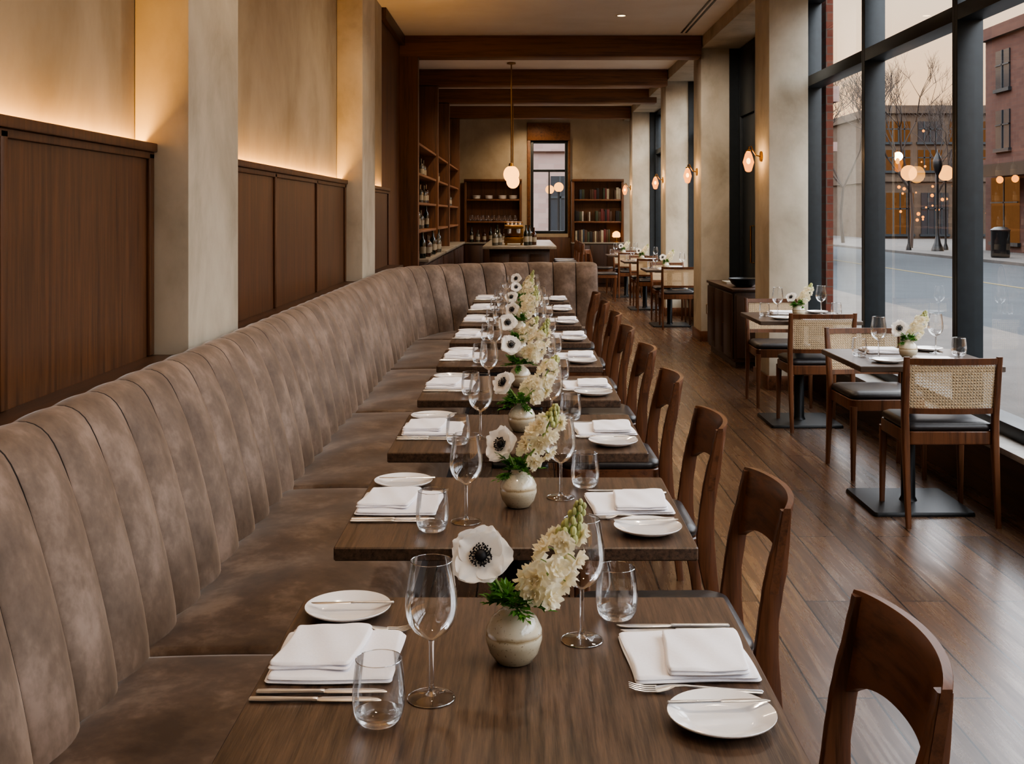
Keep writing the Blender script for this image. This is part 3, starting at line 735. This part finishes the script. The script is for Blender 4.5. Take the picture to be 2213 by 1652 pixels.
# ------------------------------------------------------------ sideboard
sb=empty('sideboard',(2.2,11.35,0),'dark stained wood service sideboard between plaster columns','cabinet')
bm=BM(); box(bm,-.18,.18,-.73,.73,.06,.735,.004); box(bm,-.16,.16,-.7,.7,0,.06); obj('body',bm,M['cab'],parent=sb)
bm=BM(); box(bm,-.2,.2,-.75,.75,.736,.762,.004); obj('top',bm,M['cab'],parent=sb)
for k in range(3):
    bm=BM(); y0=-.71+k*.478; box(bm,-.196,-.181,y0,y0+.464,.09,.71,.004); box(bm,-.199,-.1961,y0+.06,y0+.404,.15,.65,.001); dd=obj('door',bm,M['cab'],parent=sb)
    bm=BM(); tube(bm,[(-.2,y0+.43,.4),(-.212,y0+.43,.4),(-.212,y0+.43,.5),(-.2,y0+.43,.5)],.004,6); obj('handle',bm,M['brass'],parent=dd)
bm=BM(); box(bm,-.16,.16,-.745,-.731,.1,.7,.002); obj('side_panel',bm,M['cab'],parent=sb)
bm=BM(); lathe(bm,[(0,0),(.07,0),(.12,.03),(.15,.08),(.155,.085),(.145,.08),(.11,.035),(.06,.012),(0,.01)],28)
obj('serving_bowl',bm,M['iron'],loc=(2.18,10.95,.7626),label='black serving bowl on the dark sideboard',cat='bowl')
bm=BM(); slab(bm,.1,.13,.01,[(0,0),(0,.02),(.004,.022)])
obj('menu_stack',bm,M['paper'],loc=(2.18,11.5,.7626),label='stack of cream paper menus on sideboard',cat='menus')

# ------------------------------------------------------------ sconces
def mk_sconce(loc):
    s=empty('wall_sconce',loc,'brass wall sconce with faceted glowing glass shade on plaster column','wall lamp','wall sconces')
    bm=BM(); tube(bm,[(0,0,.06),(-.012,0,.06)],.045,20); obj('wall_plate',bm,M['brass'],parent=s)
    bm=BM(); tube(bm,[(-.012,0,.06),(-.05,0,.07),(-.075,0,.11),(-.095,0,.15),(-.11,0,.145),(-.115,0,.115)],.006,8); lathe(bm,[(0,.12),(.02,.118),(.024,.102),(.012,.10),(0,.10)],16,-.115,0); obj('arm',bm,M['brass'],parent=s)
    bm=BM(); lathe(bm,[(.02,.099),(.03,.08),(.05,.01),(.028,-.065),(.012,-.075),(0,-.075)],6,-.115,0); obj('lamp_shade',bm,M['sconce'],parent=s,smooth=False)
    bm=BM(); sphere(bm,(-.115,0,.02),.018,12,8,(1,1,1.5)); obj('bulb',bm,M['bulb'],parent=s)
    return s
sc=mk_sconce((2.069,9.62,1.92))
SY=[9.62,13.18,16.38,21.28]
for y in SY[1:]: dup(sc,(2.069,y,1.92))
for y in SY:
    l=bpy.data.lights.new('sconce_bulb','POINT'); l.energy=11; l.color=(1,.58,.25); l.shadow_soft_size=.04
    o=bpy.data.objects.new('sconce_bulb',l); COL.objects.link(o); o.location=(1.95,y,1.98)

# ------------------------------------------------------------ pendants
def mk_pend(loc,drop):
    s=empty('pendant_lamp',loc,'brass rod pendant lamp with glowing globe hanging from ceiling','ceiling lamp','globe pendants')
    bm=BM(); lathe(bm,[(0,-.001),(.06,-.001),(.06,-.02),(.01,-.03),(0,-.03)],20); obj('canopy',bm,M['brass'],parent=s)
    bm=BM(); tube(bm,[(0,0,-.03),(0,0,-drop+.14)],.009,8); lathe(bm,[(0,-drop+.16),(.03,-drop+.15),(.045,-drop+.105),(0,-drop+.105)],18); obj('rod',bm,M['brass'],parent=s)
    bm=BM(); sphere(bm,(0,0,-drop),.108,24,16,(1,1,1.1)); obj('lamp_shade',bm,M['globe'],parent=s)
    return s
pd=mk_pend((-.157,15.1,CZ-.001),CZ-2.02)
dup(pd,(-.165,18.4,CZ-.001))

# ------------------------------------------------------------ bar: side shelving
BY=[(12.97,15.79),(15.97,18.24),(18.42,21.19)]
SZ=[1.28,1.62,1.97,2.33]
def mk_bottle(mt,h,r,nk,label):
    bm=BM(); lathe(bm,[(0,0),(r*.95,0),(r,.005),(r,h*.58),(r*.85,h*.66),(nk,h*.76),(nk,h*.97),(nk*1.2,h*.97),(nk*1.2,h),(0,h)],14); lathe(bm,[(r+.0008,h*.18),(r+.0008,h*.45)],14,mi=1)
    return obj('liquor_bottle',bm,[mt,M['paper']],label=label,cat='bottle',group='bottles on the bar shelves')
bots=[mk_bottle(M['bottleG'],.31,.038,.014,'dark green glass wine bottle standing on bar shelf'),mk_bottle(M['bottleA'],.27,.042,.013,'amber liquor bottle with paper label on bar shelf'),mk_bottle(M['bottleC'],.25,.045,.013,'clear spirit bottle with paper label on bar shelf')]
for a,b in BY:
    s=empty('bar_shelf',(-1.5,a,0),'tall open walnut bar shelving holding bottles','shelf','bar shelving bays')
    bm=BM(); box(bm,-.29,-.27,.005,b-a-.005,.96,3.28); obj('back_panel',bm,M['panel'],parent=s)
    for z in SZ:
        bm=BM(); box(bm,-.268,.27,.008,b-a-.008,z-.03,z,.003); obj('shelf_board',bm,M['shelf'],parent=s)
    c=empty('bar_cabinet',(-1.45,a,0),'dark wood bar base cabinet below open shelving','cabinet','bar base cabinets')
    bm=BM(); box(bm,-.34,.3,.005,b-a-.005,0,.91,.003); obj('body',bm,M['cab'],parent=c)
    for k in range(3):
        w_=(b-a-.04)/3; bm=BM(); box(bm,.301,.318,.02+k*w_,.01+(k+1)*w_,.08,.88,.003); obj('door',bm,M['cab'],parent=c)
    for z in SZ[:3]:
        y=a+.12
        while y<b-.12:
            if R.random()<.36:
                q=bots[R.randrange(3)]; place(q,(-1.38+R.uniform(-.05,.03),y,z+E),R.random()*6)
            y+=R.uniform(.16,.3)
for a,b in BY:
    bm=BM(); box(bm,-1.799,-1.10,a,b,.915,.95,.004); obj('bar_worktop',bm,M['stone'],label='pale stone worktop on the bar base cabinets',cat='worktop',group='bar worktops')
for k in range(7):
    place(bots[k%3],(-1.2+.02*(k%2),13.3+k*.42,.9506))
isl=empty('bar_island',(-.05,18.5,0),'dark wood bar island with pale stone counter','counter')
bm=BM(); box(bm,-.45,.45,-1.9,1.9,0,.955,.004); 
for k in range(3): box(bm,-.42+k*.29,-.16+k*.29,-1.91,-1.899,.1,.88,.003)
obj('body',bm,M['cab'],parent=isl)
bm=BM(); box(bm,-.55,.55,-2.0,2.0,.956,1.0,.005); obj('worktop',bm,M['stone'],parent=isl)
em=empty('espresso_machine',(-.14,17.2,1.0006),'brass espresso machine on bar island','coffee machine')
em['label']='brass espresso machine with cups standing on bar island'
bm=BM(); box(bm,-.15,.15,-.18,.18,.03,.12,.01); box(bm,-.15,.15,.02,.18,.12,.30,.02); box(bm,-.15,.15,-.16,.18,.25,.31,.02)
for sx in (-.12,.12):
    for sy in (-.15,.15): lathe(bm,[(0,0),(.02,0),(.015,.03),(0,.03)],10,sx,sy)
obj('body',bm,M['brass'],parent=em)
for sx in (-.07,.07):
    bm=BM(); lathe(bm,[(0,.18),(.03,.18),(.034,.25),(0,.25)],14,sx,-.1); tube(bm,[(sx,-.12,.195),(sx,-.26,.185)],.012,8)
    obj('group_head',bm,M['steel'],parent=em)
for sx in (-.09,-.03,.03,.09):
    bm=BM(); lathe(bm,[(0,.311),(.018,.311),(.026,.36),(.025,.361),(0,.34)],12,sx,0); obj('cup',bm,M['porcelain'],parent=em)
bm=BM(); tube(bm,[(-.14,-.15,.311),(-.14,-.15,.35),(.14,-.15,.35),(.14,-.15,.311)],.006,6); obj('cup_rail',bm,M['brass'],parent=em)
for k,(x,y) in enumerate(((.1,16.95),(.17,17.15),(-.36,17.0),(-.40,17.3),(.12,17.6),(-.42,16.8),(.05,16.85))): place(bots[k%3],(x,y,1.0006))
def mk_stool(loc,rz):
    c=empty('bar_stool',loc,'walnut bar stool with curved low back at island','stool','bar stools at the island',rz)
    bm=BM(); slab(bm,.19,.2,.06,[(.01,.66),(0,.67),(0,.69),(.02,.705)],n=6); obj('seat',bm,M['leather'],parent=c)
    for sx in (-1,1):
        for sy in (-1,1):
            bm=BM(); tp=1.0 if sx>0 else .655
            post(bm,[(sx*.2,sy*.19,0,.013,.013),(sx*.175,sy*.18,.66 if tp>.7 else .64,.017,.017)]+([(.2,sy*.18,1.0,.013,.013)] if tp>.7 else [])); obj('leg',bm,M['chair'],parent=c)
    bm=BM(); rings=[]
    for i in range(11):
        v=-1+.2*i; rings.append([(.185+.03*(1-v*v)+o,v*.195,z) for z,o in ((.86,-.01),(1.02,0),(1.02,.018),(.86,.01))])
    ring_loft(bm,rings); obj('backrest',bm,M['chairX'],parent=c)
    bm=BM(); tube(bm,[(-.19,-.185,.25),(-.19,.185,.25)],.01); obj('footrest',bm,M['brass'],parent=c)
    return c
bs=mk_stool((.72,17.1,0),0)
for y in (17.8,18.5,19.2): dup(bs,(.72,y,0),R.uniform(-.1,.1))
def hutch(x0,x1,name,label,cat):
    s=empty(name,((x0+x1)/2,22.75,0),label,cat); h=(x1-x0)/2
    bm=BM(); box(bm,-h,h,-.28,.21,0,.87,.004)
    for k in range(3): box(bm,-h+.03+k*(2*h-.04)/3,-h+.01+(k+1)*(2*h-.04)/3,-.295,-.281,.08,.84,.003)
    obj('body',bm,M['cab'],parent=s)
    bm=BM(); box(bm,-h-.01,h+.01,-.3,.21,.871,.9,.004); obj('top',bm,M['stone'],parent=s)
    bm=BM(); box(bm,-h,-h+.05,-.1,.21,.901,2.19,.003); box(bm,h-.05,h,-.1,.21,.901,2.19,.003); box(bm,-h,h,-.12,.21,2.14,2.19,.003); box(bm,-h+.05,h-.05,.18,.21,.901,2.14); obj('frame',bm,M['post'],parent=s)
    for z in (1.33,1.78):
        bm=BM(); box(bm,-h+.051,h-.051,-.09,.179,z-.035,z,.003); obj('shelf_board',bm,M['shelf'],parent=s)
hutch(1.0,2.06,'bookcase','walnut bookcase with base cabinet filled with books','bookcase')
hutch(-1.2,-.02,'dish_cabinet','dark walnut hutch holding dishes and glasses','cabinet')
for z,h0 in ((.9006,.27),(1.3306,.25),(1.7806,.24)):
    x=1.07
    while x<(1.75 if z<1 else 1.98):
        w_=R.uniform(.025,.055); h_=h0*R.uniform(.75,1)
        if R.random()<.86:
            bm=BM(); d_=.17
            box(bm,0,w_,0,d_,0,h_,.003,0); 
            box(bm,.004,w_-.004,.004,d_-.002,h_-.003,h_+.0005,0,1)
            obj('book',bm,[BOOKC[R.randrange(7)],M['paper']],loc=(x,22.68,z),label='upright hardback book on walnut bookcase shelf',cat='book',group='books in the bookcase')
        else: x+=.05
        x+=w_+.003
tl=empty('table_lamp',(1.9,22.58,.9006),'small glowing mushroom table lamp on bookcase counter','lamp')
bm=BM(); lathe(bm,[(0,0),(.05,0),(.05,.01),(.012,.02),(.012,.1),(0,.1)],18); obj('base',bm,M['brass'],parent=tl)
bm=BM(); lathe(bm,[(0,.1),(.06,.1),(.085,.12),(.075,.19),(.03,.225),(0,.228)],20); obj('lamp_shade',bm,M['globe'],parent=tl)
bm=BM(); 
for k in range(6): lathe(bm,[(0,.012*k),(.05,.012*k),(.09,.012*k+.016),(.088,.012*k+.018),(0,.012*k+.006)],20)
dish=obj('dish_stack',bm,M['porcelain'],loc=(-.95,22.78,1.7806),label='stack of white dishes on hutch shelf',cat='dishes',group='stacked dishes')
for x in (-.7,-.42): dup(dish,(x,22.78,1.7806))
dup(dish,(-.2,22.78,1.7806))
for k in range(9): dup(tm,(-1.05+k*.11,22.74,1.3306),sc=1.3)
for k in range(7): place(bots[(k*2)%3],(-1.05+k*.13,22.75,.9006))

# ------------------------------------------------------------ exterior
def ext(name,x0,x1,y0,y1,z0,z1,mt,label,cat,bev=0):
    bm=BM(); box(bm,x0,x1,y0,y1,z0,z1,bev); return obj(name,bm,mt,smooth=False,label=label,cat=cat)
ext('sidewalk',2.67,6.5,-30,120,-.3,-.1,M['walk'],'pale concrete sidewalk beside the street','sidewalk')
ext('street',6.51,16,-30,160,-.4,-.2,M['road'],'grey asphalt street','road')
ext('road_marking',11.2,11.32,-30,160,-.199,-.192,M['yellow'],'worn yellow centre line painted on asphalt street','road marking')
ext('sidewalk',16.01,60,-30,160,-.3,-.1,M['walk'],'far concrete sidewalk across the street','sidewalk')
ext('back_lot',-20,2.66,23.3,90,-.3,-.1,M['walk'],'paved yard behind the building','pavement')
bm=BM(); box(bm,2.735,2.80,10.02,10.4,-.1,6,0); obj('brick_pier',bm,M['brick'],smooth=False,label='red brick pier outside the window',cat='brick pier')
def building(name,x0,x1,y0,y1,h,mt,label,wins,lit=False):
    b=empty(name,((x0+x1)/2,(y0+y1)/2,-.1),label,'building'); hx_,hy_=(x1-x0)/2,(y1-y0)/2
    bm=BM(); box(bm,-hx_,hx_,-hy_,hy_,0,h); box(bm,-hx_-.2,hx_+.2,-hy_-.2,hy_+.2,h,h+.5); box(bm,-hx_-.15,hx_+.15,-hy_-.15,hy_+.15,3.6,3.9); obj('facade',bm,mt,parent=b,smooth=False)
    for side,u,z,w_,hh,l in wins:
        bm=BM()
        if side=='x':
            box(bm,-hx_-.06,-hx_+.02,u-w_/2,u+w_/2,z,z+hh,0,0); box(bm,-hx_-.1,-hx_,u-.04,u+.04,z,z+hh,0,1); box(bm,-hx_-.1,-hx_,u-w_/2,u+w_/2,z+hh*.6,z+hh*.6+.06,0,1); box(bm,-hx_-.14,-hx_,u-w_/2-.1,u+w_/2+.1,z-.15,z,0,1)
        else:
            box(bm,u-w_/2,u+w_/2,-hy_-.06,-hy_+.02,z,z+hh,0,0)
            for t in (-.25,0,.25): box(bm,u+w_*t-.04,u+w_*t+.04,-hy_-.1,-hy_,z,z+hh,0,1)
            box(bm,u-w_/2,u+w_/2,-hy_-.1,-hy_,z+hh*.6,z+hh*.6+.07,0,1); box(bm,u-w_/2-.1,u+w_/2+.1,-hy_-.14,-hy_,z-.15,z,0,1)
        obj('facade_window',bm,[M['winlit'] if l else M['dwin'],M['frame']],parent=b,smooth=False)
    return b
wA=[('x',u,z,1.3,1.6,False) for u in (-9,-6,-3,0,3,6,9.2) for z in (4.3,6.8)]+[('x',u,.4,2.6,2.7,k%3!=0) for k,u in enumerate((-8.5,-5,-1.5,2,5.5,9))]
building('brick_building',20,32,26,48,9.0,M['brickD'],'red brick two-storey building with shopfronts across the street',wA)
wB=[('y',u,z,1.5,1.3,(k+(z>5.5))%3!=2) for k,u in enumerate((-8.6,-6.6,-4.6,-2.6,-.6,2,4.5,7)) for z in (4.3,6.1)]+[('y',u,.3,1.7,2.6,k%3!=1) for k,u in enumerate((-8.5,-6.3,-4.1,-1.9,.5,4,7))]
cb_=building('corner_building',22.5,42,70,84,7.9,M['brickG'],'brown brick corner building with warm lit shop windows',wB)
bm=BM(); q=random.Random(4)
for k in range(40): sphere(bm,(q.uniform(-9.2,-1.8),-8.2+q.uniform(-.6,.3),q.uniform(1.1,3.3) if k<30 else q.uniform(4.4,7.2)),q.uniform(.05,.12),8,6)
obj('light_bulb',bm,M['bokeh'],parent=cb_,kind='stuff')
wC=[('y',u,z,1.8,1.8,False) for u in (-4,0,4) for z in (4.8,)]
building('pale_building',16.5,31,105,118,9.0,M['conc'],'pale hazy building at the end of the street',wC)
building('pink_building',-6,10,36,46,5.2,M['pink'],'pink brick building behind the restaurant',[('y',u,z,1.2,1.8,False) for u in (-3,-.5,2) for z in (1.0,)])
aw=empty('shop_awning',(19.84,40,3.2),'dark flat awning over brick shopfronts','awning')
bm=BM(); box(bm,-1.3,0,-7,7,0,.25); box(bm,-1.32,-1.2,-7,7,-.25,.0); obj('canopy',bm,M['iron'],parent=aw,smooth=False)
for k in range(8):
    bm=BM(); sphere(bm,(-.6,-5+k*1.4,-.35),.15,8,6); tube(bm,[(-.6,-5+k*1.4,-.22),(-.6,-5+k*1.4,0)],.02,5); obj('light_bulb',bm,M['bokeh'],parent=aw)
def mk_reflected_globe(loc,h,r=.34):  # slim-pole globes added to imitate pendant reflections in the window glass
    s=empty('street_lamp_or_reflection',loc,'added glowing globe on slim black pole, imitating pendant lamps seen in window glass','street lamp','added globes imitating pendant lamps')
    bm=BM(); lathe(bm,[(0,0),(.12,0),(.11,.12),(.05,.3),(.035,.75),(.03,h-r-.06),(.09 if r>.2 else .05,h-r+.04),(0,h-r+.04)],14); obj('pole',bm,M['iron'],parent=s)
    bm=BM(); sphere(bm,(0,0,h),r,20,14); obj('lamp_globe',bm,M['reflglobe'],parent=s); return s
sl=mk_reflected_globe((18.35,48.2,-.1),3.35)
dup(sl,(16.75,48.2,-.1)); s2=mk_reflected_globe((.97,30.0,-.1),2.3,.13); dup(s2,(.80,33.0,-.1))  # smaller added pair imitates pendant globes seen at the back window
bm=BM(); lathe(bm,[(0,0),(.26,0),(.24,.12),(.14,.35),(.09,.6),(.05,.75),(.045,3.2),(.09,3.3),(.14,3.4),(.2,3.6),(.19,3.85),(.1,4.05),(.03,4.2),(.0,4.35)],16)
obj('street_lamp_or_reflection',bm,M['iron'],loc=(17.55,47.0,-.1),label='black cast iron street lamp with acorn head, unlit',cat='street lamp')
bm=BM(); lathe(bm,[(0,0),(.3,0),(.32,.05),(.32,.95),(.35,1.0),(.2,1.1),(0,1.12)],16)
obj('litter_bin',bm,M['iron'],loc=(17.2,40.0,-.1),label='black round litter bin on far sidewalk',cat='bin')
def tree(loc,seed,h,label):
    q=random.Random(seed); bm=BM()
    def br(p,d,l,r,dep):
        e=p+d*l; m=p+d*l*.5+Vector((q.uniform(-1,1),q.uniform(-1,1),0))*l*.05
        tube(bm,[p,m,e],[r,r*.85,r*.7],5 if dep<3 else 3,False)
        if dep>=6: return
        for k in range(3):
            a=Vector((q.uniform(-1,1),q.uniform(-1,1),q.uniform(0,.9))).normalized()
            br(e,(d*.95+a*.8).normalized(),l*q.uniform(.66,.82),r*.62,dep+1)
    br(Vector((0,0,0)),Vector((0,0,1)),h*.27,h*.010,0)
    return obj('bare_tree',bm,M['bark'],loc=loc,label=label,cat='tree',group='bare street trees')
t1=tree((17.3,60,-.095),1,11,'leafless street tree on far sidewalk at dusk')
t2=tree((18.0,51.5,-.095),2,9.5,'leafless street tree on far sidewalk at dusk')
dup(t1,(23.5,63,-.095),2,.9); dup(t2,(17.3,71,-.095),1,1.2); dup(t1,(19,88,-.095),1,1.1)

# ------------------------------------------------------------ world
w=bpy.data.worlds.new('dusk_sky'); scene.world=w; w.use_nodes=True; N=w.node_tree.nodes; L=w.node_tree.links
bg=N['Background']; tc=N.new('ShaderNodeTexCoord'); sp=N.new('ShaderNodeSeparateXYZ'); L.new(tc.outputs['Generated'],sp.inputs[0])
c=ramp(N,L,sp.outputs[2],[(0,(.215,.115,.052,1)),(.08,(.20,.125,.07,1)),(.19,(.19,.15,.112,1)),(.34,(.86,.9,.97,1)),(1,(.95,.98,1.0,1))])
L.new(c,bg.inputs['Color']); bg.inputs['Strength'].default_value=8.4

# ------------------------------------------------------------ camera
cam=bpy.data.cameras.new('camera'); co=bpy.data.objects.new('camera',cam); COL.objects.link(co); scene.camera=co
co.location=(0,0,1.484); co.rotation_euler=(pi/2,0,0)
cam.sensor_width=36; cam.lens=36*2400/2213; cam.shift_x=-23.5/2213; cam.shift_y=-364/2213; cam.clip_end=500; cam.clip_start=.05
